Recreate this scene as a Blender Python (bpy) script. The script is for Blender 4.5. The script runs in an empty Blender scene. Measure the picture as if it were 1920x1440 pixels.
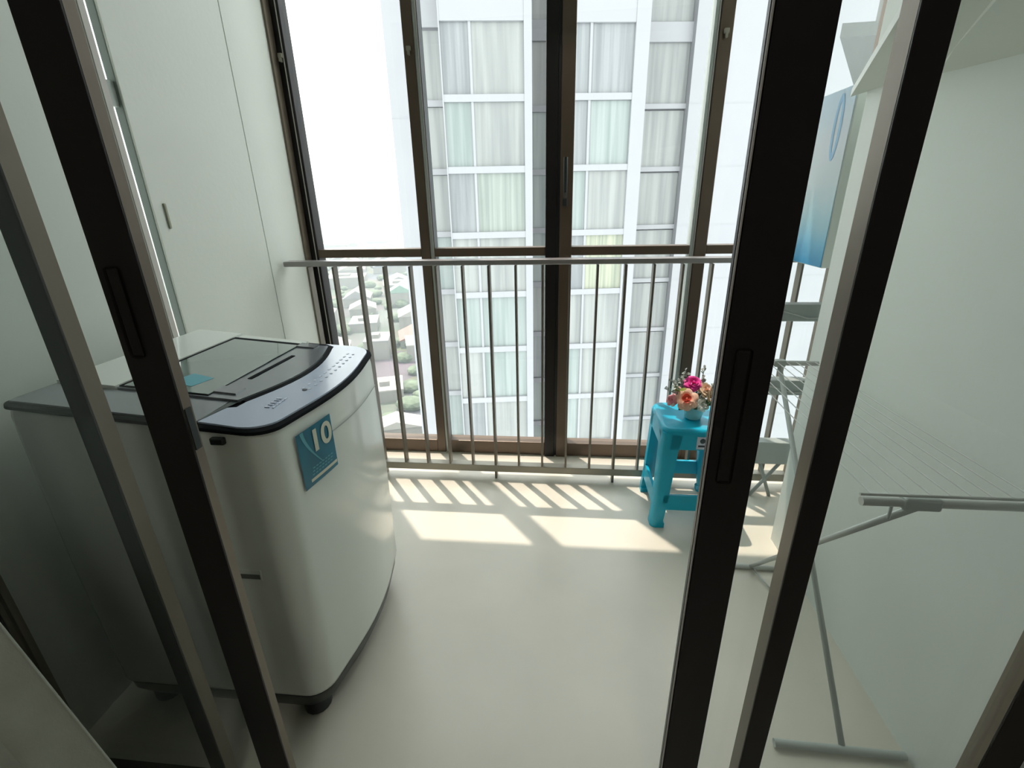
import bpy, bmesh, math, random
from mathutils import Vector, Matrix
C = bpy.context.scene.collection
S = bpy.context.scene
R = math.radians

# ------------------------------------------------------------------ camera
CAM = Vector((0, 0, 1.32))
cam_d = bpy.data.cameras.new('camera')
cam = bpy.data.objects.new('camera', cam_d); C.objects.link(cam)
yw, pt, rl = R(-6.0616), R(21.0368), R(-1.2531)
fwd = Vector((math.sin(yw)*math.cos(pt), math.cos(yw)*math.cos(pt), -math.sin(pt)))
rt = Vector((math.cos(yw), -math.sin(yw), 0)); up = rt.cross(fwd)
rx = math.cos(rl)*rt + math.sin(rl)*up
uy = -math.sin(rl)*rt + math.cos(rl)*up
cam.matrix_world = Matrix(((rx.x, uy.x, -fwd.x, CAM.x), (rx.y, uy.y, -fwd.y, CAM.y), (rx.z, uy.z, -fwd.z, CAM.z), (0, 0, 0, 1)))
cam_d.sensor_width = 36; cam_d.lens = 881.93/1920*36
cam_d.clip_start = 0.02; cam_d.clip_end = 9000
S.camera = cam

# ------------------------------------------------------------------ light
w = bpy.data.worlds.new('sky'); S.world = w; w.use_nodes = True
wn = w.node_tree.nodes; wl = w.node_tree.links
bg = wn['Background']; bg.inputs['Strength'].default_value = 1.0
tc = wn.new('ShaderNodeTexCoord'); sx = wn.new('ShaderNodeSeparateXYZ'); cr = wn.new('ShaderNodeValToRGB')
wl.new(tc.outputs['Generated'], sx.inputs[0]); wl.new(sx.outputs['Z'], cr.inputs[0]); wl.new(cr.outputs[0], bg.inputs['Color'])
cr.color_ramp.elements[0].position = 0.0; cr.color_ramp.elements[0].color = (0.93, 0.96, 0.95, 1)
cr.color_ramp.elements[1].position = 0.35; cr.color_ramp.elements[1].color = (1.0, 1.01, 1.0, 1)
sd = bpy.data.lights.new('sun', 'SUN'); sd.energy = 1.65; sd.angle = R(0.55); sd.color = (1.0, 0.83, 0.72)
so = bpy.data.objects.new('sun', sd); C.objects.link(so)
so.rotation_euler = Vector((0.785, -1.0, -3.84)).to_track_quat('-Z', 'Y').to_euler(); so.location = (-2, 6, 12)
S.view_settings.view_transform = 'Standard'; S.view_settings.look = 'None'
S.view_settings.gamma = 1; S.view_settings.use_curve_mapping = False
S.view_settings.exposure = 1.92

# ------------------------------------------------------------------ materials
def mat(name, col, rough=0.5, metal=0.0, noise=0, nscale=5.0, spec=0.5, bump=0.0, bscale=60.0, coat=0.0):
    m = bpy.data.materials.new(name); m.use_nodes = True
    n = m.node_tree.nodes; l = m.node_tree.links; b = n['Principled BSDF']
    b.inputs['Roughness'].default_value = rough; b.inputs['Metallic'].default_value = metal
    b.inputs['Specular IOR Level'].default_value = spec; b.inputs['Coat Weight'].default_value = coat
    b.inputs['Base Color'].default_value = (*col, 1)
    t = n.new('ShaderNodeTexCoord')
    if noise:
        nz = n.new('ShaderNodeTexNoise'); nz.inputs['Scale'].default_value = nscale; nz.inputs['Detail'].default_value = 5
        r = n.new('ShaderNodeValToRGB')
        r.color_ramp.elements[0].position = .3; r.color_ramp.elements[1].position = .7
        r.color_ramp.elements[0].color = (*[c*(1-noise) for c in col], 1); r.color_ramp.elements[1].color = (*[min(1, c*(1+noise)) for c in col], 1)
        l.new(t.outputs['Object'], nz.inputs['Vector']); l.new(nz.outputs['Fac'], r.inputs[0]); l.new(r.outputs[0], b.inputs['Base Color'])
    if bump:
        nz = n.new('ShaderNodeTexNoise'); nz.inputs['Scale'].default_value = bscale
        bp = n.new('ShaderNodeBump'); bp.inputs['Strength'].default_value = bump; bp.inputs['Distance'].default_value = .01
        l.new(t.outputs['Object'], nz.inputs['Vector']); l.new(nz.outputs['Fac'], bp.inputs['Height']); l.new(bp.outputs[0], b.inputs['Normal'])
    return m
def glass(name, tint, gloss=0.06, dust=0.0, dcol=(.7, .78, .72)):
    m = bpy.data.materials.new(name); m.use_nodes = True
    n = m.node_tree.nodes; l = m.node_tree.links; n.clear()
    o = n.new('ShaderNodeOutputMaterial'); t = n.new('ShaderNodeBsdfTransparent'); g = n.new('ShaderNodeBsdfGlossy')
    t.inputs[0].default_value = (*tint, 1); g.inputs['Roughness'].default_value = 0.01
    lw = n.new('ShaderNodeLayerWeight'); pw = n.new('ShaderNodeMath'); pw.operation = 'POWER'; pw.inputs[1].default_value = 5
    f = n.new('ShaderNodeMath'); f.operation = 'MULTIPLY_ADD'; f.inputs[1].default_value = .8; f.inputs[2].default_value = .02
    l.new(lw.outputs['Facing'], pw.inputs[0]); l.new(pw.outputs[0], f.inputs[0])
    mx = n.new('ShaderNodeMixShader'); l.new(f.outputs[0], mx.inputs[0]); l.new(t.outputs[0], mx.inputs[1]); l.new(g.outputs[0], mx.inputs[2])
    out = mx
    if dust:
        d0 = n.new('ShaderNodeBsdfDiffuse'); d0.inputs[0].default_value = (*dcol, 1)
        d1 = n.new('ShaderNodeBsdfTranslucent'); d1.inputs[0].default_value = (*dcol, 1)
        d = n.new('ShaderNodeMixShader'); d.inputs[0].default_value = .65; l.new(d0.outputs[0], d.inputs[1]); l.new(d1.outputs[0], d.inputs[2])
        m2 = n.new('ShaderNodeMixShader'); m2.inputs[0].default_value = dust
        l.new(mx.outputs[0], m2.inputs[1]); l.new(d.outputs[0], m2.inputs[2]); out = m2
    l.new(out.outputs[0], o.inputs[0])
    return m
def streaks(name, a, b, scale, rough=.25):
    m = mat(name, a, rough); n = m.node_tree.nodes; l = m.node_tree.links; bs = n['Principled BSDF']
    t = n.new('ShaderNodeTexCoord'); mp = n.new('ShaderNodeMapping'); mp.inputs['Scale'].default_value = (scale, scale, .12)
    nz = n.new('ShaderNodeTexNoise'); nz.inputs['Scale'].default_value = 1; nz.inputs['Detail'].default_value = 3
    r = n.new('ShaderNodeValToRGB'); r.color_ramp.elements[0].position = .35; r.color_ramp.elements[1].position = .65
    r.color_ramp.elements[0].color = (*a, 1); r.color_ramp.elements[1].color = (*b, 1)
    l.new(t.outputs['Object'], mp.inputs[0]); l.new(mp.outputs[0], nz.inputs['Vector']); l.new(nz.outputs['Fac'], r.inputs[0]); l.new(r.outputs[0], bs.inputs['Base Color'])
    return m
M = {}
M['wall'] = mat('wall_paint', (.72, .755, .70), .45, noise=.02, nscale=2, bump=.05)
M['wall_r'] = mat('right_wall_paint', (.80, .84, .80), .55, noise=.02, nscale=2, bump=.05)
M['pull_dark'] = mat('grip_shadow_grey', (.16, .17, .16), .5)
M['lip'] = mat('lip_white', (.88, .90, .86), .5)
M['outer'] = mat('outer_concrete', (.19, .20, .20), .8)
M['ceil'] = mat('ceiling_paint', (.76, .80, .74), .8)
M['floor'] = mat('floor_tile', (.68, .65, .565), .33, noise=.05, nscale=3.0)
M['room_floor'] = mat('room_floor', (.55, .52, .45), .5, noise=.1, nscale=4)
M['room_wall'] = mat('room_wall', (.75, .75, .70), .8)
M['black'] = mat('black_aluminium', (.012, .010, .010), .4, .0, spec=.3)
M['bronze'] = mat('bronze_aluminium', (.19, .155, .12), .36, .3, noise=.06, nscale=3)  # base tone brightened to carry the window light on the stile sides
M['winframe'] = mat('window_bronze', (.12, .085, .06), .34, .3)
M['seal'] = mat('weather_seal', (.55, .53, .50), .6)
M['door_glass'] = glass('door_glass', (.985, .993, .987), dust=.016, dcol=(.78, .88, .82))
M['win_glass'] = glass('window_glass', (.95, .975, .97), dust=.008)
M['steel'] = mat('brushed_steel', (.33, .31, .31), .3, .6)
M['rail_low'] = mat('rail_low_paint', (.32, .30, .25), .4, .3)
M['rail'] = mat('rail_paint', (.17, .15, .12), .38, .45)
M['white'] = mat('white_plastic', (.72, .76, .71), .22, coat=.3)
M['blackp'] = mat('black_plastic', (.015, .02, .02), .35)
M['darkp'] = mat('dark_gasket', (.03, .05, .05), .3)
M['matte'] = mat('matte_black', (.008, .01, .012), .8, spec=.1)
M['console'] = mat('console_sky_tint', (.46, .53, .66), .2, .0, coat=.12)  # pale blue sky reflection put into the base colour
M['lidgrey'] = mat('lid_grey', (.20, .22, .24), .13, .1, coat=.5)
M['lidglass'] = mat('lid_glass', (.16, .22, .20), .05, .0, coat=1.0)
M['mark'] = mat('pale_marking', (.62, .68, .80), .4)
M['teal'] = mat('teal_sticker', (.006, .16, .25), .35, noise=.25, nscale=9)
M['teal_light'] = mat('teal_swoosh', (.10, .38, .46), .4)
M['ivory'] = mat('ivory_print', (.66, .68, .55), .4)
M['stool'] = mat('turquoise_plastic', (.0, .42, .62), .34, noise=.04, nscale=8)
M['pot'] = mat('pale_pot', (.40, .66, .66), .25)
M['peach'] = mat('peach_petal', (.90, .58, .44), .6)
M['coral'] = mat('coral_petal', (.80, .16, .10), .6)
M['magenta'] = mat('magenta_petal', (.78, .045, .34), .6)
M['cream'] = mat('cream_petal', (.85, .64, .45), .6)
M['pinkp'] = mat('pink_petal', (.80, .36, .40), .6)
M['whitep'] = mat('white_petal', (.75, .76, .70), .6)
M['leaf'] = mat('dark_leaf', (.03, .09, .04), .5, noise=.3, nscale=30)
M['sage'] = mat('sage_leaf', (.30, .33, .30), .6, noise=.15, nscale=30)
M['lime'] = mat('lime_leaf', (.35, .42, .10), .6)
M['rack'] = mat('rack_enamel', (.52, .54, .52), .35, .2)
M['rackgrey'] = mat('rack_joint', (.42, .46, .44), .4)
M['wire'] = mat('rack_wire', (.55, .57, .56), .4)
M['shelfgrey'] = mat('shelf_grey', (.34, .38, .37), .5)
M['curtain'] = mat('curtain_cloth', (.52, .56, .50), .9, noise=.05, nscale=20, bump=.2, bscale=200)
M['tower'] = mat('tower_render', (.265, .268, .285), .7, noise=.02, nscale=.6)
M['pane_grey'] = streaks('pane_grey', (.165, .175, .175), (.24, .25, .245), 3)
M['pane_teal'] = streaks('pane_teal', (.155, .185, .18), (.225, .255, .25), 4)
M['pane_green'] = streaks('pane_green', (.17, .195, .18), (.24, .265, .245), 5)
M['pane_dark'] = streaks('pane_dark', (.14, .15, .16), (.21, .22, .23), 4)
M['pane_cream'] = streaks('pane_cream', (.17, .19, .15), (.29, .30, .23), 6)
M['label_dark'] = mat('dark_label', (.03, .05, .07), .4)

# ------------------------------------------------------------------ mesh helpers
class MB:
    def __init__(s): s.bm = bmesh.new()
    def box(s, x0, x1, y0, y1, z0, z1, mi=0, bev=0):
        x0, x1 = sorted((x0, x1)); y0, y1 = sorted((y0, y1)); z0, z1 = sorted((z0, z1))
        v = [s.bm.verts.new(p) for p in ((x0,y0,z0),(x1,y0,z0),(x1,y1,z0),(x0,y1,z0),(x0,y0,z1),(x1,y0,z1),(x1,y1,z1),(x0,y1,z1))]
        fs = [s.bm.faces.new([v[i] for i in f]) for f in ((0,3,2,1),(4,5,6,7),(0,1,5,4),(1,2,6,5),(2,3,7,6),(3,0,4,7))]
        for f in fs: f.material_index = mi
        if bev:
            es = list({e for f in fs for e in f.edges})
            r = bmesh.ops.bevel(s.bm, geom=es, offset=bev, segments=2, profile=.5, affect='EDGES')
            for f in r['faces']: f.material_index = mi
        return s
    def prism(s, pts, z0, z1, mi=0, axis='z', top=None):
        # pts 2D ; axis z: (x,y)  axis y: (x,z) extruded in y ; axis x: (y,z) extruded in x
        def P(p, h):
            return {'z': (p[0], p[1], h), 'y': (p[0], h, p[1]), 'x': (h, p[0], p[1])}[axis]
        tp = top or pts
        a = [s.bm.verts.new(P(p, z0)) for p in pts]; b = [s.bm.verts.new(P(p, z1)) for p in tp]
        n = len(pts); fs = [s.bm.faces.new(a[::-1]), s.bm.faces.new(b)]
        for i in range(n): fs.append(s.bm.faces.new((a[i], a[(i+1) % n], b[(i+1) % n], b[i])))
        for f in fs: f.material_index = mi
        return s
    def tube(s, pts, r, seg=10, mi=0, r2=None):
        pts = [Vector(p) for p in pts]; rings = []
        for i, p in enumerate(pts):
            d = (pts[min(i+1, len(pts)-1)] - pts[max(i-1, 0)]).normalized()
            a = d.orthogonal().normalized() if i == 0 else (rings[-1][1] - d*rings[-1][1].dot(d)).normalized()
            b = d.cross(a); rr = r if r2 is None else r + (r2-r)*i/(len(pts)-1)
            rings.append(([s.bm.verts.new(p + rr*(math.cos(t)*a + math.sin(t)*b)) for t in [2*math.pi*k/seg for k in range(seg)]], a))
        for i in range(len(rings)-1):
            A, B = rings[i][0], rings[i+1][0]
            for k in range(seg):
                f = s.bm.faces.new((A[k], A[(k+1) % seg], B[(k+1) % seg], B[k])); f.material_index = mi; f.smooth = True
        f = s.bm.faces.new(rings[0][0][::-1]); f.material_index = mi
        f = s.bm.faces.new(rings[-1][0]); f.material_index = mi
        return s
    def lathe(s, prof, c, seg=24, mi=0):
        rs = []
        for r, z in prof:
            rs.append([s.bm.verts.new((c[0]+r*math.cos(2*math.pi*k/seg), c[1]+r*math.sin(2*math.pi*k/seg), c[2]+z)) for k in range(seg)])
        for A, B in zip(rs, rs[1:]):
            for k in range(seg):
                f = s.bm.faces.new((A[k], A[(k+1) % seg], B[(k+1) % seg], B[k])); f.material_index = mi; f.smooth = True
        s.bm.faces.new(rs[0][::-1]).material_index = mi; s.bm.faces.new(rs[-1]).material_index = mi
        return s
    def loft(s, rings, mi=0, smooth=True, cap=True):
        vs = [[s.bm.verts.new(p) for p in r] for r in rings]; n = len(rings[0])
        for A, B in zip(vs, vs[1:]):
            for k in range(n):
                f = s.bm.faces.new((A[k], A[(k+1) % n], B[(k+1) % n], B[k])); f.material_index = mi; f.smooth = smooth
        if cap:
            s.bm.faces.new(vs[0][::-1]).material_index = mi; s.bm.faces.new(vs[-1]).material_index = mi
        return s
    def grid(s, f, nu, nv, mi=0):
        v = [[s.bm.verts.new(f(i/nu, j/nv)) for j in range(nv+1)] for i in range(nu+1)]
        for i in range(nu):
            for j in range(nv):
                q = s.bm.faces.new((v[i][j], v[i+1][j], v[i+1][j+1], v[i][j+1])); q.material_index = mi; q.smooth = True
        return s
    def build(s, name, mats, parent=None, sharp=35):
        bmesh.ops.recalc_face_normals(s.bm, faces=s.bm.faces)
        me = bpy.data.meshes.new(name)
        for e in s.bm.edges:
            if len(e.link_faces) == 2 and e.calc_face_angle(0) > R(sharp): e.smooth = False
        s.bm.to_mesh(me); s.bm.free()
        for m in (mats if isinstance(mats, (list, tuple)) else [mats]): me.materials.append(m)
        o = bpy.data.objects.new(name, me); C.objects.link(o)
        if parent: o.parent = parent; o.matrix_parent_inverse = Matrix.Translation(-parent_loc(parent))
        return o
def parent_loc(p):
    v = Vector(p.location) if p.type == 'EMPTY' else Vector((0, 0, 0))
    return v
def tag(o, label=None, cat=None, group=None, kind=None):
    if label: o['label'] = label
    if cat: o['category'] = cat
    if group: o['group'] = group
    if kind: o['kind'] = kind
    return o
def thing(name, loc, label=None, cat=None, group=None, kind=None):
    o = bpy.data.objects.new(name, None); C.objects.link(o); o.location = loc; o.empty_display_size = .1
    return tag(o, label, cat, group, kind)
def reparent(o, p):
    o.parent = p; o.matrix_parent_inverse = Matrix.Translation(-parent_loc(p))

# ------------------------------------------------------------------ shell
XL, XR, YW, YR = -1.26, .885, 2.34, 2.083
tag(MB().box(-1.40, 1.45, .57, 2.45, -.15, 0).build('floor', M['floor']), kind='structure')
tag(MB().box(-2.6, 2.6, -3.2, .57, -.15, 0).build('floor_room', M['room_floor']), kind='structure')
tag(MB().box(-2.7, 2.7, -3.3, 2.36, 3.22, 3.32).build('ceiling', M['ceil']), kind='structure')
# left wall with a narrow slit window
wl_ = MB()
SY0, SY1, SZ0 = 1.399, 1.433, .895
wl_.box(XL-.024, XL, .67, SY0, 0, 3.22); wl_.box(XL-.024, XL, SY1, 2.45, 0, 3.22)
wl_.box(XL-.024, XL, SY0, SY1, 0, SZ0); wl_.box(XL-.024, XL, SY0, SY1, 2.2, 3.22)
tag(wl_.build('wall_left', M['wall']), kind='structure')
# slit window frame
sw = thing('window_2', (XL, 1.416, SZ0), kind='structure')
MB().box(XL-.003, XL+.003, SY0-.022, SY0-.002, SZ0-.012, 2.22).box(XL-.003, XL+.010, SY0-.03, SY1+.01, SZ0-.022, SZ0-.008).build('window_frame', M['seal'], sw)
MB().box(XL-.023, XL-.021, SY0, SY1, SZ0, 2.2).build('window_pane', M['win_glass'], sw)
MB().box(XL-.020, XL-.008, SY0, SY1, 1.60, 1.665).build('window_bar', M['rackgrey'], sw)
MB().box(XL-.024, XL, SY1-.0015, SY1, SZ0, 2.2).build('window_reveal', mat('sage_reveal', (.12, .15, .135), .6), sw)
# wall door right of the slit: flush leaf with seam and small pull
dl = thing('door_5', (XL, 1.7, 0), kind='structure')
MB().box(XL, XL+.006, SY1+.001, 1.980, .01, 3.2, bev=.002).build('door_leaf', M['wall'], dl)
MB().box(XL+.004, XL+.012, 1.474, 1.484, 1.265, 1.342, bev=.003).build('door_handle', mat('pull_brass', (.30, .31, .24), .4, .4), dl)
MB().box(XL, XL+.006, 1.984, 2.28, 0, 3.2).build('trim_1', M['wall'])
tag(bpy.data.objects['trim_1'], kind='structure')
# right wall
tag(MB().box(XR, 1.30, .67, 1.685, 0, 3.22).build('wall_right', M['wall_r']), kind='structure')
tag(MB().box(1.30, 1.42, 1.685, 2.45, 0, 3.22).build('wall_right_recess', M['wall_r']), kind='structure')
# room side (behind the camera)
rw = MB(); rw.box(-2.6, -1.27, .57, .67, 0, 3.22); rw.box(.93, 2.6, .57, .67, 0, 3.22); rw.box(-1.27, .93, .57, .67, 2.55, 3.22)
tag(rw.build('wall_doorway', M['room_wall']), kind='structure')
rw = MB(); rw.box(-2.7, -2.6, -3.2, .67, 0, 3.22)
tag(rw.build('wall_room_left', M['room_wall']), kind='structure')
rw = MB(); rw.box(2.6, 2.7, -3.2, .67, 0, 3.22)
tag(rw.build('wall_room_right', M['room_wall']), kind='structure')
rw = MB(); rw.box(-2.7, 2.7, -3.3, -3.2, 0, 3.22)
tag(rw.build('wall_room_back', M['room_wall']), kind='structure')

# overhead bulkhead pieces on the right wall (light lip, sloping underside)
def slab(name, q, th, lip):
    b = MB(); lo = [Vector(p) for p in q]; hi = [p + Vector((0, 0, th)) for p in lo]
    va = [b.bm.verts.new(p) for p in lo]; vb = [b.bm.verts.new(p) for p in hi]
    b.bm.faces.new(va[::-1]).material_index = 0; b.bm.faces.new(vb).material_index = 0
    for i in range(len(q)):
        b.bm.faces.new((va[i], va[(i+1) % len(q)], vb[(i+1) % len(q)], vb[i])).material_index = 1
    return tag(b.build(name, [M['ceil'], M['lip']]), kind='structure')
slab('trim_2', [(.885, 1.775, 1.605), (.54, .95, 1.62), (.885, .95, 1.59)], .022, 0)
slab('trim_3', [(.885, 1.40, 1.585), (.80, 1.235, 1.600), (.66, .95, 1.60), (.885, .95, 1.555)], .028, 0)

q = MB(); q.prism([(2.56, 5.09), (1.632, 3.53), (2.45, 3.50), (3.3, 5.09)], 2.2, 2.27).box(1.86, 3.3, 3.52, 3.62, 2.27, 7).box(2.95, 3.3, 3.62, 5.09, -10, 2.2)
tag(q.build('wall_outer', M['outer']), kind='structure')
# ------------------------------------------------------------------ window wall
W1 = thing('window_1', (0, YW, 0), kind='structure')
TOP = 3.2
def fr(name, x0, x1, z0, z1, y0=YW-.02, y1=YW+.05, m='winframe'):
    return MB().box(x0, x1, y0, y1, z0, z1, bev=.003).build(name, M[m], W1)
fr('window_jamb', -1.246, -1.204, 0, TOP, m='black')
MB().box(-1.26, -1.244, YW-.065, YW+.05, 0, TOP, bev=.002).build('jamb_cover', M['bronze'], W1)
MB().box(-1.219, -1.215, YW-.023, YW-.018, 0, TOP).build('window_gasket', M['seal'], W1); fr('window_jamb', 1.24, 1.30, 0, TOP)
for a, b in ((-.679, -.632), (.614, .667)): fr('mullion', a, b, 0, TOP)
fr('mullion', -.073, -.020, 0, TOP, YW-.035, m='black'); fr('mullion', -.008, .050, 0, TOP, YW-.035)
for a in (.592, -.632):
    fr('window_gasket', a, a+.014, 0, TOP, YW-.016, m='rackgrey'); fr('window_gasket', a+.014, a+.019, 0, TOP, YW-.019, m='seal'); fr('window_gasket', a+.019, a+.0215, 0, TOP, YW-.016, m='blackp')
fr('window_gasket', -.022, -.006, 0, TOP, YW-.018, m='blackp')
bays = ((-1.205, -.679), (-.6105, -.073), (.050, .592), (.667, 1.24))
for a, b in bays:
    fr('transom', a, b, 1.082, 1.122); fr('sill_rail', a, b, 0, .077); fr('head_rail', a, b, TOP-.08, TOP)
    for z0, z1 in ((.077, 1.082), (1.122, TOP-.08)):
        MB().box(a, b, YW+.012, YW+.018, z0, z1).build('window_pane', M['win_glass'], W1)
h = MB().box(.004, .026, YW-.062, YW-.035, 1.30, 1.335, bev=.004).tube([(.015, YW-.06, 1.34), (.015, YW-.085, 1.36), (.015, YW-.088, 1.50)], .009)
h.build('window_handle', M['blackp'], W1)
for x in (-1.228, -.655, .640):
    MB().box(x-.010, x+.010, YW-.034, YW-.02, 1.930, 1.948, bev=.003).box(x-.004, x+.004, YW-.038, YW-.02, 1.915, 1.935).build('window_latch', M['rail_low'], W1)
tag(MB().box(-1.26, 1.30, YW-.02, YW+.02, TOP, 3.22).build('trim_4', M['winframe']), kind='structure')

# ------------------------------------------------------------------ sliding doors
def leaf(name, x0, x1, xo0, xo1, y0, y1, black=True, seal_side=None):
    """x0..x1 = the leading stile, xo0..xo1 = the hidden trailing stile"""
    d = thing(name, ((x0+x1)/2, (y0+y1)/2, .015), kind='structure')
    for a, b in ((x0, x1), (xo0, xo1)):
        s_ = MB().box(a, b, y0+.004, y1, .015, 2.5).build('stile', M['bronze'], d)
        MB().box(a, b, y0, y0+.004, .015, 2.5, bev=.001).build('stile_shaded_face', M['black'], s_)  # room-side shade put into the colour: black front, brighter bronze sides
    lo, hi = min(x1, xo1), max(x0, xo0)
    for z0, z1 in ((.013, .026), (2.44, 2.5)): MB().box(lo, hi, y0, y1, z0, z1).build('door_rail', M['black'], d)
    MB().box(lo, hi, (y0+y1)/2-.003, (y0+y1)/2+.003, .026, 2.44).build('door_pane', M['door_glass'], d)
    return d
dA = leaf('door_1', -.635, -.570, -1.21, -1.15, .600, .6215)
MB().box(-.5715, -.568, .605, .617, .965, 1.035).build('lock_slot', M['blackp'], dA)
MB().box(-.622, -.600, .5985, .601, 1.12, 1.25, bev=.004).build('door_handle', M['black'], dA)
dB = leaf('door_2', -.8024, -.7668, -1.21, -1.16, .635, .668)
dC = leaf('door_3', .2235, .2899, .80, .85, .636, .6575)
MB().box(.2190, .2240, .640, .648, .02, 2.49).build('weather_strip', M['blackp'], dC)
MB().box(.2200, .2220, .6365, .640, .02, 2.49).build('weather_strip', M['seal'], dC)
MB().box(.238, .260, .6345, .637, .92, 1.13, bev=.004).build('door_handle', M['black'], dC)
dD = leaf('door_4', .3476, .3833, .742, .80, .600, .633)
tj = MB().box(-1.262, -1.213, .585, .675, 0, 2.55).box(.902, .94, .585, .675, 0, 2.55).box(-1.262, .94, .585, .675, 2.5, 2.56)
tag(tj.build('trim_5', M['black']), kind='structure')
tk = MB().box(-1.213, .902, .585, .675, 0, .006).box(-1.213, .902, .608, .613, .006, .013).box(-1.213, .902, .650, .655, .006, .013)
tag(tk.build('trim_6', M['black']), kind='structure')

# ------------------------------------------------------------------ railing
rail = thing('balcony_railing', (0, YR, 0), 'low metal railing with thin vertical bars in front of the tall window', 'railing')
MB().box(-1.24, 1.29, YR-.03, YR+.03, 1.072, 1.095, bev=.004).build('handrail', M['steel'], rail)
MB().box(-1.24, 1.29, YR-.022, YR+.022, .040, .078, bev=.003).build('bottom_rail', M['rail_low'], rail)
i = 0; x = -.3115 - .1175*7
posts = (-.899, -.3115, .276, .8635)
while x < 1.28:
    if any(abs(x-p) < .01 for p in posts) :
        MB().box(x-.0055, x+.0055, YR-.020, YR+.020, 0, 1.068).build('post', M['rail'], rail)
    else:
        MB().box(x-.0045, x+.0045, YR-.020, YR+.020, .078, 1.068).build('baluster', M['rail'], rail)
    x += .1175

# ------------------------------------------------------------------ washing machine
WM = thing('washing_machine', (-.86, 1.1, 0), 'white top-loading washing machine with grey lid and teal sticker by the left wall', 'washing machine')
def outline(dx=0, n=7):
    """rounded footprint with bowed front (+x); dx = inset"""
    x0, xf, y0, y1 = -1.18+dx, -.595-dx, .800+dx, 1.395-dx
    p = []
    def arc(cx, cy, r, a0, a1):
        for k in range(n+1):
            a = R(a0+(a1-a0)*k/n); p.append((cx+r*math.cos(a), cy+r*math.sin(a)))
    r = .030; arc(x0+r, y0+r, r, 180, 270)
    r = .065; arc(xf-r+.012, y0+r, r, 270, 352)
    for k in range(1, 12):
        t = k/12; y = (y0+r)+(y1-y0-2*r)*t
        p.append((xf+.012+.028*math.sin(math.pi*t), y))
    arc(xf-r+.012, y1-r, r, 8, 90)
    r = .03; arc(x0+r, y1-r, r, 90, 180)
    return p
def zt(x): return .895 + .09*(-.6-x)
O0 = outline()
def front_x(y):
    P = sorted([p for p in outline(-.004) if p[0] > -.60], key=lambda p: p[1])
    for a, b in zip(P, P[1:]):
        if a[1] <= y <= b[1]: return a[0]+(b[0]-a[0])*(y-a[1])/max(b[1]-a[1], 1e-6)
    return P[0][0] if y < P[0][1] else P[-1][0]
b = MB()
rings = []
for f, ins in ((0, .010), (.012, .003), (.03, 0), (.5, -.004), (.97, 0), (1, .004)):
    o_ = outline(ins); rings.append([(p[0], p[1], .108 + ((zt(p[0])-.009) - .108)*f) for p in o_])
b.loft(rings); b.build('body', M['white'], WM)
b = MB(); b.loft([[(p[0], p[1], .040) for p in outline(.030)], [(p[0], p[1], .085) for p in outline(.008)], [(p[0], p[1], .110) for p in outline(.006)]]); b.build('base', M['blackp'], WM)
for (x, y) in ((-.665, .865), (-.665, 1.33), (-1.12, .865), (-1.12, 1.33)):
    MB().lathe([(.032, 0), (.037, .006), (.037, .035), (.030, .045), (.030, .06)], (x, y, 0), 16).build('foot', M['blackp'], WM)
b = MB(); b.loft([[(p[0], p[1], zt(p[0])-.010) for p in outline(-.003)], [(p[0], p[1], zt(p[0])-.003) for p in outline(-.002)], [(p[0], p[1], zt(p[0])) for p in outline(.004)]])
b.build('top_rim', M['matte'], WM)
def xarc(y):   # front edge of the lid
    t = (y-.915)/(1.36-.915); return -.722 + .052*math.sin(math.pi*min(max(t, 0), 1)*.9+.12)
def plate(poly, h0, h1, bevel=0):
    q = MB(); q.loft([[(p[0], p[1], zt(p[0])+h0) for p in poly], [(p[0], p[1], zt(p[0])+h1) for p in poly]], smooth=False); return q
# console (in front of the lid)
fo = [p for p in outline(.007) if p[0] > -.735]
fo.sort(key=lambda p: 0)
ys = [p[1] for p in fo]
arcp = [(xarc(y)+.004, y) for y in [1.375-k*(1.375-.86)/16 for k in range(17)]]
con = [(-.742, .812)] + [p for p in fo] + [(-.742, 1.383)] + [(xarc(1.37)+.004, 1.365)] + arcp[1:-1] + [(-.742, .88)]
plate(con, -.001, .004).build('control_panel', M['console'], WM)
# side and back decks
plate([(-1.165, .812), (-.744, .812), (-.744, .915), (-1.165, .915)], -.001, .004).build('side_deck', M['lidgrey'], WM)
plate([(-1.165, .917), (-1.02, .917), (-1.02, 1.383), (-1.165, 1.383)], -.001, .012).build('back_deck', M['white'], WM)
plate([(-1.018, 1.352), (-.80, 1.352), (-.80, 1.385), (-1.018, 1.385)], -.001, .006).build('side_deck', M['white'], WM)
# lid
ya, yb = .918, 1.350
lp = [(-1.016, ya), (-.775, ya)] + [(xarc(y)-.010, y) for y in [ya+(yb-ya)*k/16 for k in range(17)]] + [(-1.016, yb)]
lid = plate(lp, .001, .009).build('lid', M['lidgrey'], WM)
g0, g1 = .945, 1.322
MB().loft([[(x, y, zt(x)+.0085) for x, y in ((-1.0155, g0-.022), (-.799, g0-.022), (-.799, g1+.022), (-1.0155, g1+.022))], [(x, y, zt(x)+.011) for x, y in ((-1.0155, g0-.022), (-.799, g0-.022), (-.799, g1+.022), (-1.0155, g1+.022))]], smooth=False).build('lid_gasket', M['matte'], lid)
MB().loft([[(x, y, zt(x)+.0105) for x, y in ((-1.004, g0-.02), (-.799, g0-.02), (-.799, g1), (-1.004, g1))], [(x, y, zt(x)+.0125) for x, y in ((-1.004, g0-.02), (-.799, g0-.02), (-.799, g1), (-1.004, g1))]], smooth=False).build('lid_window', M['lidglass'], lid)
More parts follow.
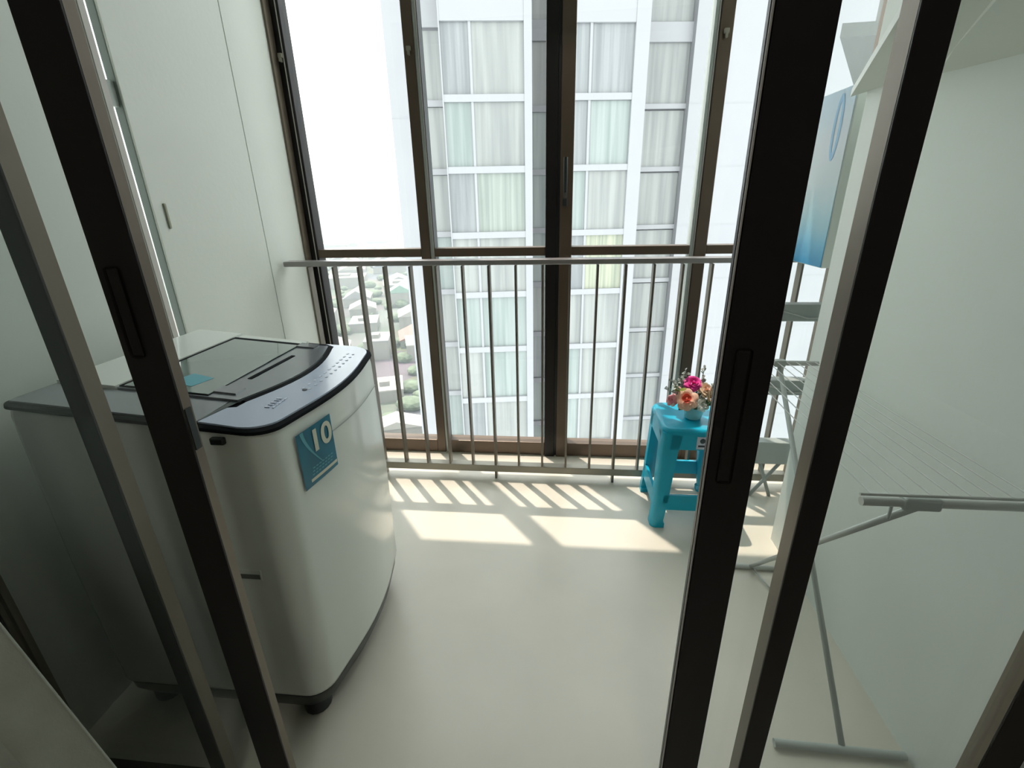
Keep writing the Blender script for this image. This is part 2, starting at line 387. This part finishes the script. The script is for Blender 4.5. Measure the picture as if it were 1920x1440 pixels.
MB().loft([[(x, y, zt(x)+.009) for x, y in ((-.780, 1.04), (-.769, 1.04), (-.762, 1.235), (-.772, 1.235))], [(x, y, zt(x)+.0105) for x, y in ((-.780, 1.04), (-.769, 1.04), (-.762, 1.235), (-.772, 1.235))]], smooth=False).build('handle_slot', M['matte'], lid)
for y in (.96, 1.33):
    MB().loft([[(x, yy, zt(x)+hh) for x, yy in ((-.80, y-.018), (-.745, y-.018), (-.745, y+.018), (-.80, y+.018))] for hh in (.009, .013)], smooth=False).build('lid_corner', M['lidgrey'], lid)
MB().loft([[(x, y, zt(x)+hh) for x, y in ((-.93, .965), (-.862, .955), (-.850, 1.015), (-.912, 1.03))] for hh in (.0126, .0131)], smooth=False).build('lid_sticker', M['teal_light'], lid)
gp = [(xarc(y)-.009, y) for y in [.925+(1.36-.925)*k/16 for k in range(17)]]; gq = [(x+.012, y) for x, y in gp][::-1]
plate(gp+gq, .0035, .0052).build('lid_seam', M['matte'], WM)
plate([(-.744, .816), (-.741, .816), (-.722, .925), (-.740, .925)], .0035, .0048).build('deck_seam', M['darkp'], WM)
# console marks
rnd = random.Random(3)
for k in range(11):
    y = 1.03 + k*.028; x = -.628 + .016*math.sin((y-.86)/.5*3.1)
    q = MB()
    q.lathe([(.004, 0), (.004, .0012)], (x, y, zt(x)+.0038), 12)
    q.box(x-.020, x-.014, y-.005, y+.005, zt(x)+.0048, zt(x)+.0062)
    q.build('button', M['mark'], WM)
x = -.622; MB().lathe([(.006, 0), (.006, .0015)], (x, 1.02, zt(x)+.0038), 12).build('power_button', M['blackp'], WM)
q = MB()
for k, (a, b2) in enumerate(((0, .010), (.013, .008), (.024, .011), (.038, .007), (.048, .010))):
    q.box(-.655, -.643, .905+a, .905+a+b2*.55, zt(-.65)+.0045, zt(-.65)+.006); q.box(-.637, -.633, .905+a, .905+a+b2, zt(-.635)+.0045, zt(-.635)+.006)
q.build('panel_lettering', M['mark'], WM)
q = MB(); q.grid(lambda u, v: (front_x(.90+.44*u)+.0008, .90+.44*u, .802+.0035*v-.012*u), 16, 1); q.build('reflection_edge', M['shelfgrey'], WM)  # edge of the glossy reflection, drawn on as a thin grey strip
# side recess grip
MB().box(-.752, -.676, .7955, .802, .508, .542, bev=.003).build('side_grip', M['white'], WM)
MB().box(-.748, -.682, .7945, .797, .515, .528).build('grip_recess', M['pull_dark'], WM)
MB().box(-.71, -.68, .790, .802, .868, .884, bev=.003).build('lid_hinge', M['blackp'], WM)
# 10 kg sticker on the front
SY, SZ, SW, SH = .872, .708, .125, .142
def onf(u, v, h=.001):   # sticker coords 0..1
    y = SY + u*SW; return (front_x(y)+h, y, SZ + v*SH)
def patch(fn, nu=10, nv=6): return MB().grid(fn, nu, nv)
q = MB(); q.loft([[onf(u, 0 if k == 0 else (1 if u <= .97 else .97), .0008) for u in [j/10 for j in range(11)]] for k in (0, 1)], cap=False)
q.bm.free(); q = patch(lambda u, v: onf(u, v - .0, .0012)); stick = q.build('sticker', M['teal'], WM)
patch(lambda u, v: onf(.10+.45*(1-v)**1.5+.07*u*v+.02*u, .30+v*.69, .0018), 4, 12).build('sticker_swoosh', M['teal_light'], stick)
patch(lambda u, v: onf(.18+.80*u, .07+.055*v, .0018), 8, 2).build('sticker_band', M['ivory'], stick)
q = MB()
for r_ in range(3):
    for k in range(7): q.grid(lambda u, v: onf(.24+.09*k+.06*u+.02*r_, .17+.055*r_+.022*v, .0018), 1, 1)
q.build('sticker_print', M['teal_light'], stick)
# the number, curved onto the face
fc = bpy.data.curves.new('number', 'FONT'); fc.body = '10'; fc.size = 1; fc.offset = .028
fo_ = bpy.data.objects.new('number_tmp', fc); C.objects.link(fo_)
bpy.context.view_layer.update()
me = bpy.data.meshes.new_from_object(fo_.evaluated_get(bpy.context.evaluated_depsgraph_get()))
bpy.data.objects.remove(fo_)
xs = [v.co.x for v in me.vertices]; zs = [v.co.y for v in me.vertices]
for v in me.vertices:
    u = (v.co.x-min(xs))/(max(xs)-min(xs)); t = (v.co.y-min(zs))/(max(zs)-min(zs))
    v.co = Vector(onf(.42+.54*u, .53+.40*t, .0026))
me.materials.append(M['ivory'])
no = bpy.data.objects.new('number', me); C.objects.link(no); no.parent = stick

# ------------------------------------------------------------------ plastic stool
ST = thing('plastic_stool', (.565, 1.885, 0), 'turquoise plastic stool with square seat standing by the railing', 'stool')
cx, cy, zs_ = .565, 1.885, .462
def rr(h, r, z, n=5):
    p = []
    for (sx_, sy_, a0) in ((1, 1, 0), (-1, 1, 90), (-1, -1, 180), (1, -1, 270)):
        for k in range(n+1):
            a = R(a0+90*k/n); p.append((cx+sx_*(h-r)+r*math.cos(a), cy+sy_*(h-r)+r*math.sin(a), z))
    return p
MB().loft([rr(.142, .04, zs_-.028), rr(.142, .04, zs_-.012), rr(.136, .036, zs_-.002), rr(.128, .03, zs_), rr(.118, .028, zs_-.004), rr(.03, .02, zs_-.007)]).build('seat', M['stool'], ST, 60)
def ht(z): return .141 + (.158-.141)*(1-z/.46)     # half width at height z
for (sx_, sy_) in ((1, 1), (-1, 1), (-1, -1), (1, -1)):
    rings = []
    for z, wd in ((zs_-.02, .078), (.36, .068), (.25, .062), (.12, .056), (.028, .050), (.022, .057), (0, .057)):
        h_ = ht(z) + (.004 if z < .03 else 0); t_ = .006
        pts = []
        X = lambda a: cx+sx_*a; Y = lambda a: cy+sy_*a
        r0 = .022
        arc_ = [(h_-r0+r0*math.cos(R(a)), h_-r0+r0*math.sin(R(a))) for a in (0, 22, 45, 68, 90)]
        out = [(h_, h_-wd)] + arc_ + [(h_-wd, h_)]
        inn = [(h_-wd, h_-wd*.55), (h_-wd*.55, h_-wd)]
        rings.append([(X(a), Y(b_), z) for a, b_ in out+inn])
    MB().loft(rings).build('leg', M['stool'], ST, 50)
def side(fn, name, z0, z1):
    for k in range(4):
        q = MB(); m_ = Matrix.Translation((cx, cy, 0)) @ Matrix.Rotation(R(90*k), 4, 'Z')
        a0, a1 = ht(z0), ht(z1); L0, L1 = a0-.035, a1-.035
        c_ = [(-L0, -a0, z0), (L0, -a0, z0), (L1, -a1, z1), (-L1, -a1, z1)]
        f_ = [m_ @ Vector(p) for p in c_]; g_ = [m_ @ Vector((p[0], p[1]+.012, p[2])) for p in c_]
        q.loft([f_, g_], smooth=False); q.build(name, M['stool'], ST)
side(None, 'apron', .372, .445); side(None, 'stretcher', .088, .158)
# label on the front apron
yf = cy - ht(.41)
lab = MB().box(.556, .596, yf-.0035, yf-.0005, .378, .432).build('label', M['mark'], ST)
tag(lab, 'pale label with a dark round print')
q = MB().tube([(.578, yf-.0036, .415), (.578, yf-.0044, .415)], .011, 14).box(.562, .592, yf-.0043, yf-.0036, .388, .396); q.build('label_print', M['label_dark'], lab)

# ------------------------------------------------------------------ flowers
FX, FY, FZ = .566, 1.872, zs_-.004
fp = thing('flower_pot', (FX, FY, FZ), 'small pale pot of artificial roses on the turquoise stool', 'flower pot')
MB().lathe([(.030, 0), (.034, .004), (.040, .03), (.044, .066), (.046, .070), (.042, .071), (.040, .060)], (FX, FY, FZ), 24).build('pot', M['pot'], fp)
def rose(c, r, tilt, m1, m2, seed):
    rg = random.Random(seed); c = Vector(c); n = Vector(tilt).normalized(); a = n.orthogonal().normalized(); b_ = n.cross(a)
    q = MB()
    q.lathe([(r*.10, -r*.3), (r*.2, 0), (r*.22, r*.25), (r*.08, r*.42)], (0, 0, 0), 10, 1)
    for ring, (rad, cnt, lean, ht_, mi) in enumerate(((.26, 3, .15, .52, 1), (.42, 4, .32, .55, 1), (.62, 5, .6, .48, 0), (.84, 6, .95, .34, 0), (1.0, 7, 1.25, .15, 0))):
        for k in range(cnt):
            th = 2*math.pi*(k+.5*(ring % 2))/cnt + rg.uniform(-.15, .15); wdt = 2*math.pi/cnt*1.15
            def P(u, v, th=th, rad=rad, lean=lean, ht_=ht_, wdt=wdt):
                ang = th+(u-.5)*wdt*1.3*(1-.35*v*v); ra = rad*(.35+.65*v)*(1-.18*(2*u-1)**2*v) + .10*lean*v*v
                z = -.25*lean*.4 + ht_*v - .16*lean*v*v*v - .07*(2*u-1)**2*v
                return (r*ra*math.cos(ang), r*ra*math.sin(ang), r*z)
            q.grid(P, 6, 5, mi)
    mt = Matrix((( a.x, b_.x, n.x, c.x), (a.y, b_.y, n.y, c.y), (a.z, b_.z, n.z, c.z), (0, 0, 0, 1)))
    q.bm.transform(mt); return q.build('rose', [m1, m2], fp)
rose((.520, 1.825, .560), .043, (-.25, -.8, .55), M['peach'], M['coral'], 1)
rose((.553, 1.875, .612), .036, (.0, -.6, .8), M['magenta'], M['magenta'], 2)
rose((.602, 1.862, .590), .034, (.3, -.6, .7), M['cream'], M['peach'], 3)
rose((.590, 1.835, .535), .030, (.25, -.8, .4), M['whitep'], M['whitep'], 4)
rose((.625, 1.850, .560), .028, (.6, -.5, .4), M['cream'], M['cream'], 5)
rose((.468, 1.852, .545), .026, (-.7, -.5, .5), M['pinkp'], M['pinkp'], 6)
rose((.500, 1.90, .57), .025, (-.5, .2, .7), M['pinkp'], M['whitep'], 7)
rg = random.Random(5)
def sprig(name, m, base, tip, n, ls):
    q = MB(); base = Vector(base); tip = Vector(tip); mid = (base+tip)/2+Vector((0, 0, .012))
    q.tube([base, mid, tip], .0014, 5)
    for k in range(n):
        t = .3+.7*k/n; p = base.lerp(mid, t*2) if t < .5 else mid.lerp(tip, t*2-1)
        d = Vector((rg.uniform(-1, 1), rg.uniform(-1, 1), rg.uniform(-.3, .9))).normalized(); sd_ = d.orthogonal().normalized()
        def P(u, v, p=p, d=d, sd_=sd_): return p + d*ls*u + sd_*ls*.34*math.sin(math.pi*min(u*.9+.06, 1))*(v-.5)*2 + Vector((0, 0, -.2*ls*u*u))
        q.grid(P, 4, 2)
    return q.build(name, m, fp)
for bx, tx in (((.53, 1.87, .53), (.455, 1.85, .632)), ((.54, 1.88, .53), (.49, 1.88, .65)), ((.55, 1.89, .54), (.52, 1.90, .665)), ((.58, 1.89, .54), (.60, 1.90, .675)), ((.53, 1.87, .52), (.43, 1.84, .60)), ((.59, 1.87, .54), (.655, 1.86, .625))):
    sprig('sage_sprig', M['sage'], bx, tx, 13, .019)
for bx, tx in (((.55, 1.85, .53), (.50, 1.82, .515)), ((.58, 1.84, .53), (.645, 1.82, .535)), ((.57, 1.86, .53), (.635, 1.88, .60)), ((.55, 1.86, .53), (.545, 1.82, .525)), ((.56, 1.88, .53), (.59, 1.86, .57))):
    sprig('leaf_sprig', M['leaf'], bx, tx, 9, .026)
sprig('leaf_sprig', M['lime'], (.54, 1.86, .54), (.485, 1.85, .60), 8, .024)
sprig('white_sprig', M['whitep'], (.55, 1.85, .53), (.46, 1.83, .53), 12, .012)

# ------------------------------------------------------------------ drying rack
DR = thing('drying_rack', (.72, 1.19, 0), 'folding pale wire clothes airer standing along the right wall', 'drying rack')
ZR = .80; xa, xb, yn, yf_ = .565, .872, .80, 1.58
MB().tube([(xa, yn, ZR-.012), (xb, yn, ZR-.012)], .0085, 12).build('end_tube', M['rack'], DR)
MB().tube([(xa-.008, yn-.004, ZR+.006), (xb, yn-.004, ZR+.006)], .003, 8).build('hook_bar', M['rack'], DR)
MB().tube([(xa+.03, yf_, ZR), (xb-.012, yf_, ZR)], .0085, 12).build('end_tube', M['rack'], DR)
MB().box(.635, .70, yn-.011, yn+.011, ZR-.024, ZR+.000, bev=.004).build('leg_clamp', M['rackgrey'], DR)
MB().box(.72, .755, yf_-.011, yf_+.011, ZR-.012, ZR+.012, bev=.004).build('leg_clamp', M['rackgrey'], DR)
for k in range(9):
    x = xa+.012+k*(xb-xa-.03)/8; x2 = xa+.04+k*(xb-xa-.065)/8
    MB().tube([(x, yn-.004, ZR+.006), ((x+x2)/2, (yn+yf_)/2, ZR+.001), (x2, yf_, ZR+.006)], .0013, 6).build('wire', M['wire'], DR)
MB().tube([(.668, yn, ZR-.018), (.738, 1.50, .012)], .0075, 10).build('leg', M['rack'], DR)
MB().tube([(.731, .857, .012), (.738, yf_, ZR-.005)], .0075, 10).build('leg', M['rackgrey'], DR)
MB().tube([(.566, .857, .012), (.876, .851, .012)], .010, 12).build('foot_bar', M['rackgrey'], DR)
MB().tube([(.60, 1.503, .010), (.86, 1.497, .010)], .009, 12).build('foot_bar', M['rack'], DR)
MB().tube([(.74, 1.50, .012), (.78, 1.36, .006)], .003, 8).build('brace', M['rack'], DR)
for x in (.62,): MB().tube([(x, yn, ZR-.02), (x+.003, yn+.002, ZR-.05)], .003, 6).build('hook', M['rackgrey'], DR)

# ------------------------------------------------------------------ shelf stand in the right recess
SH_ = thing('shelf_stand', (1.0, 2.0, 0), 'grey stand of stacked trays on crossed legs in the right recess', 'shelf stand')
for z0, z1 in ((.845, .915), (.520, .588), (.178, .288)):
    q = MB().box(.83, 1.27, 1.985, 2.04, z0, z1, bev=.004)
    q.build('tray', M['shelfgrey'], SH_)
for k, z in enumerate((.86, .535)):
    MB().tube([(.86, 1.982, z+.04), (1.0, 1.980, z), (1.2, 1.982, z+.005)], .003, 6).build('wire_clip', M['rack'], SH_)
for a, b_ in ((.93, 1.02), (1.02, .93)):
    MB().tube([(a-.02, 2.0, 0), (b_, 2.0, .18)], .008, 8).build('leg', M['shelfgrey'], SH_)
for x in (.85, 1.25): MB().box(x-.006, x+.006, 2.006, 2.018, .008, .86).build('upright', M['rack'], SH_)

# ------------------------------------------------------------------ blue and white boxed unit
BX = thing('wall_unit', (1.1, 1.93, 1.085), 'tall white and light blue boxed unit high on the wall beside the right window', 'wall unit')
MB().box(.905, 1.30, 1.775, 2.055, 1.085, 1.645, bev=.004).build('casing', M['wall_r'], BX)
bm_ = mat('printed_front', (.6, .75, .85), .3); n = bm_.node_tree.nodes; l = bm_.node_tree.links
t = n.new('ShaderNodeTexCoord'); sp = n.new('ShaderNodeSeparateXYZ'); r = n.new('ShaderNodeValToRGB'); nz = n.new('ShaderNodeTexNoise'); nz.inputs['Scale'].default_value = 7
ad = n.new('ShaderNodeMath'); ad.operation = 'MULTIPLY_ADD'; ad.inputs[1].default_value = .25
mr = n.new('ShaderNodeMapRange'); mr.inputs[1].default_value = 1.09; mr.inputs[2].default_value = 1.64; mr.inputs[3].default_value = -.12; mr.inputs[4].default_value = .88
l.new(t.outputs['Object'], nz.inputs['Vector']); l.new(t.outputs['Object'], sp.inputs[0]); l.new(sp.outputs['Z'], mr.inputs[0])
l.new(nz.outputs['Fac'], ad.inputs[0]); l.new(mr.outputs[0], ad.inputs[2]); l.new(ad.outputs[0], r.inputs[0]); l.new(r.outputs[0], n['Principled BSDF'].inputs['Base Color'])
e = r.color_ramp.elements; e[0].position = 0; e[0].color = (.06, .36, .66, 1); e[1].position = 1; e[1].color = (.50, .66, .80, 1)
for p_, c_ in ((.12, (.18, .50, .72)), (.28, (.36, .60, .70)), (.48, (.58, .68, .72)), (.75, (.62, .68, .74))):
    q = r.color_ramp.elements.new(p_); q.color = (*c_, 1)
bf = MB().box(.902, .906, 1.778, 2.052, 1.088, 1.642).build('printed_front', bm_, BX)
q = MB(); nn = 32
q.grid(lambda u, v: (.9012, 1.852 + (.026-.015*v)*math.cos(2*math.pi*u), 1.53+(.100-.024*v)*math.sin(2*math.pi*u)), nn, 1)
q.build('oval_emblem', mat('emblem_blue', (.28, .52, .78), .4), bf)

# ------------------------------------------------------------------ curtain
q = MB()
def cur(u, v):
    z = .012 + 2.45*v
    edge = -.66 - .258*min(z, 1.0)
    left = -1.42
    x = left + (edge-left)*u
    amp = .030
    y = .47 + amp*math.sin(u*2*math.pi*4.3+.6) + .010*math.sin(u*31) - .03*(1-v)
    return (x, y, z)
q.grid(cur, 90, 40); cu = q.build('curtain', M['curtain'])
tag(cu, 'pale cloth curtain gathered at the left side of the doorway', 'curtain')
sm = cu.modifiers.new('thick', 'SOLIDIFY'); sm.thickness = .003

# ------------------------------------------------------------------ unseen fill lamp, added behind the camera to lift the dim lower left
CL = thing('fill_lamp', (.1, -1.3, 3.22), 'unseen round fill light added behind the camera', 'fill lamp')
MB().lathe([(.19, -.03), (.20, -.02), (.20, 0)], (.1, -1.3, 3.22), 32).build('fill_base', M['white'], CL)
dm = mat('fill_diffuser', (.9, .9, .86), .5); dm.node_tree.nodes['Principled BSDF'].inputs['Emission Color'].default_value = (1, .95, .86, 1); dm.node_tree.nodes['Principled BSDF'].inputs['Emission Strength'].default_value = .5
MB().lathe([(.05, -.075), (.12, -.068), (.17, -.05), (.185, -.03)], (.1, -1.3, 3.22), 32).build('fill_shade', dm, CL)
ld = bpy.data.lights.new('fill_light', 'AREA'); ld.shape = 'DISK'; ld.size = .34; ld.energy = 2.2; ld.color = (1, .96, .88)
lo_ = bpy.data.objects.new('fill_light', ld); C.objects.link(lo_); lo_.parent = CL; lo_.location = (0, 0, -.09)
# ------------------------------------------------------------------ opposite tower
a9 = R(9); TU = Vector((math.cos(a9), math.sin(a9), 0)); TN = Vector((-math.sin(a9), math.cos(a9), 0)); TO = Vector((-1.0, 26.0, 0))
TW = thing('apartment_tower', (-1, 26, -78), 'white high-rise apartment tower with grey glazed bays facing the balcony', 'building')
tmat = Matrix(((TU.x, TN.x, 0, TO.x), (TU.y, TN.y, 0, TO.y), (0, 0, 1, 0), (0, 0, 0, 1)))
zb = [6.18-3.125*k for k in range(-1, 10)]
tb = MB(); GZ = -78
tb.box(-7.0, 20, 3.3, 14, GZ, 16)                       # deep core (recess plane)
tb.box(-4.72, -.50, .22, 3.3, GZ, 16)                   # left bay
tb.box(.90, 5.02, .22, 3.3, GZ, 16)                     # right bay
tb.box(-7.45, -4.72, 1.52, 3.4, GZ, 16)                 # left return
tb.box(-7.45, -6.10, 1.30, 3.4, GZ, 16)
tb.box(8.25, 20, 2.6, 3.4, GZ, 16)
tb.box(-.86, -.49, -.03, .31, GZ, 16.01); tb.box(4.36, 5.03, -.03, .31, GZ, 16.01)
tb.box(-3.41, -3.29, .04, .3, GZ, 9.07); tb.box(2.24, 2.36, .04, .3, GZ, 9.07)
tb.box(-4.76, -4.70, -.02, .3, GZ, 16); tb.box(.87, .93, -.02, .3, GZ, 16)
tb.box(-4.73, -.52, 0, .3, 9.07, 16.02); tb.box(.89, 4.9, 0, .3, 9.0, 16.02)
tb.box(-6.1, -4.72, 1.3, 1.6, 9.2, 16)
tb.box(-.5, .9, 3.0, 3.35, 9.1, 10.0); tb.box(5.02, 8.25, 3.0, 3.35, 9.02, 9.9)
for z in zb[1:]:
    tb.box(-4.73, -.52, 0, .3, z-.31, z); tb.box(.89, 4.9, 0, .3, z-.29, z)
    tb.box(-6.1, -4.72, 1.3, 1.6, z-.28, z); tb.box(-.5, .9, 3.0, 3.35, z-.30, z)
    tb.box(5.02, 8.25, 3.0, 3.35, z-.22, z+.02)
    tb.box(8.25, 20, 2.59, 2.6, z-.05, z)
tb.box(-7.46, -6.1, 1.29, 1.31, 5.4, 5.45)
tb.bm.transform(tmat); tb.build('tower_body', M['tower'], TW)
rg = random.Random(11)
pm = ['pane_grey', 'pane_teal', 'pane_green', 'pane_dark', 'pane_grey', 'pane_teal']
for k in range(len(zb)-1):
    zt_ = zb[k]-.30 if k > 0 else 9.1; z1 = zb[k] - .30; z0 = zb[k+1]
    if k == 0: z1 = 9.1
    for (u0, u1, off, nm) in ((-4.70, -3.41, .14, None), (-3.29, -.86, .14, None), (.93, 2.24, .14, None), (2.36, 4.36, .14, None), (-6.08, -4.76, 1.44, None), (-.48, .88, 3.14, None), (5.04, 8.23, 3.14, None)):
        q = MB()
        q.box(u0, u1, off, off+.07, z0, z1)
        if u0 > 5:     # pale strip mullion dividing the recess glazing
            q.box(5.9, 5.97, off-.03, off, z0, z1, 1)
        q.bm.transform(tmat)
        mm = rg.choice(pm)
        if (u0, k) == (2.36, 3): mm = 'pane_cream'
        if u0 > 5: mm = 'pane_grey'
        q.build('window', [M[mm], M['tower']], TW)
for (u0, u1, off) in ((5.04, 8.23, 3.14), (-.48, .88, 3.14)):
    q = MB(); q.box(u0, u1, off, off+.07, 9.95, 12.8); q.bm.transform(tmat); q.build('window', M['pane_grey'], TW)

# ------------------------------------------------------------------ city
gm = mat('city_ground', (.2, .2, .18), .9); n = gm.node_tree.nodes; l = gm.node_tree.links
t = n.new('ShaderNodeTexCoord'); v = n.new('ShaderNodeTexVoronoi'); v.inputs['Scale'].default_value = .018
nz = n.new('ShaderNodeTexNoise'); nz.inputs['Scale'].default_value = .012; nz.inputs['Detail'].default_value = 6
r = n.new('ShaderNodeValToRGB'); e = r.color_ramp.elements; e[0].position = .4; e[0].color = (.14, .132, .12, 1); e[1].position = .62; e[1].color = (.065, .09, .06, 1)
mx = n.new('ShaderNodeMixRGB'); mx.blend_type = 'MULTIPLY'; mx.inputs[0].default_value = .35
l.new(t.outputs['Object'], v.inputs['Vector']); l.new(t.outputs['Object'], nz.inputs['Vector']); l.new(nz.outputs['Fac'], r.inputs[0])
l.new(r.outputs[0], mx.inputs[1]); l.new(v.outputs['Color'], mx.inputs[2]); l.new(mx.outputs[0], n['Principled BSDF'].inputs['Base Color'])
tag(MB().box(-5000, 5000, 30, 9000, GZ-1, GZ).build('ground', gm), kind='structure')
roofs = {'white': mat('roof_white', (.27, .26, .24), .6), 'grey': mat('roof_grey', (.17, .17, .17), .7), 'red': mat('roof_red', (.24, .12, .10), .7), 'green': mat('roof_green', (.13, .22, .18), .6), 'tan': mat('roof_tan', (.25, .22, .18), .7), 'blue': mat('roof_blue', (.15, .19, .24), .6)}
wallm = mat('house_wall', (.18, .172, .16), .8)
treem = mat('tree_green', (.09, .12, .075), .8, noise=.4, nscale=.3)
haze = None
rg = random.Random(21)
cells = []
def house(x, y, sx_, sy_, h_, rot, kind, far=False):
    q = MB(); q.box(-sx_/2, sx_/2, -sy_/2, sy_/2, 0, h_, 0)
    rh = 0 if far else rg.choice((0, .22, .3))*min(sx_, sy_)
    if rh: q.prism([(-sx_/2-.4, h_), (sx_/2+.4, h_), (0, h_+rh)], -sy_/2-.4, sy_/2+.4, 1, 'y')
    else:
        q.box(-sx_/2-.2, sx_/2+.2, -sy_/2-.2, sy_/2+.2, h_, h_+.6, 1)
        if not far: q.box(-sx_*.2, sx_*.1, -sy_*.2, sy_*.15, h_+.6, h_+2.6, 0)
    q.bm.transform(Matrix.Rotation(rot, 4, 'Z'))
    o = q.build('distant_tower' if far else 'city_building', [wallm, roofs[kind]]); o.location = (x, y, GZ)
    nm = {'white': 'white-roofed', 'grey': 'grey-roofed', 'red': 'red-roofed', 'green': 'green-roofed', 'tan': 'tan-roofed', 'blue': 'blue-roofed'}[kind]
    if far: tag(o, 'pale tower block on the hazy city horizon', 'building', 'towers on the horizon')
    else: tag(o, '%s low building in the hazy city far below' % nm, 'building', '%s city buildings' % nm)
def scatter(r0, r1, y0, y1, step, n_max):
    cnt = 0; y = y0
    while y < y1:
        x = r0*y
        st = step*(1+ (y-y0)/190)
        while x < r1*y:
            if rg.random() < .80:
                s1 = rg.uniform(.45, .85)*st; s2 = rg.uniform(.45, .8)*st
                house(x+rg.uniform(-.1, .1)*st, y+rg.uniform(-.1, .1)*st, s1, s2, rg.uniform(4, 12), R(18)+rg.uniform(-.06, .06), rg.choices(['white', 'grey', 'red', 'green', 'tan', 'blue'], [7, 4, 2, 1, 2, 1])[0])
                cnt += 1
            x += st*1.05
        y += st*1.15
    return cnt
n1 = scatter(-.66, -.27, 105, 1300, 16, 150)
n2 = scatter(.42, .62, 100, 520, 24, 60)
for k in range(14):
    y = rg.uniform(1500, 2600); x = y*(-.52+.27*k/13+rg.uniform(-.01, .01)); s1 = rg.uniform(25, 60)
    house(x, y, s1, s1, rg.uniform(45, 95), .3, 'grey', True)
# trees: nobody could count them
q = MB()
for k in range(260):
    y = rg.uniform(110, 700); x = y*(rg.uniform(-.66, -.27) if k % 4 else rg.uniform(.42, .62)); s_ = rg.uniform(2, 5)
    bmesh.ops.create_icosphere(q.bm, subdivisions=2, radius=s_, matrix=Matrix.Translation((x, y, GZ+s_*.6)) @ Matrix.Diagonal((rg.uniform(.9, 1.8), rg.uniform(.9, 1.8), .8, 1)))
tag(q.build('tree_canopy', treem), 'green treetops scattered between the city buildings', 'trees', kind='stuff')
# haze over the city
hm = bpy.data.materials.new('haze'); hm.use_nodes = True; n = hm.node_tree.nodes; n.clear()
o_ = n.new('ShaderNodeOutputMaterial'); vs = n.new('ShaderNodeVolumeScatter'); vs.inputs['Density'].default_value = .0011; vs.inputs['Color'].default_value = (.40, .47, .50, 1)
hm.node_tree.links.new(vs.outputs[0], o_.inputs['Volume'])
hz = MB().box(-3000, 3000, 45, 3600, GZ+.2, 25).build('haze', hm)
tag(hz, 'pale haze hanging over the distant city', 'haze', kind='stuff')
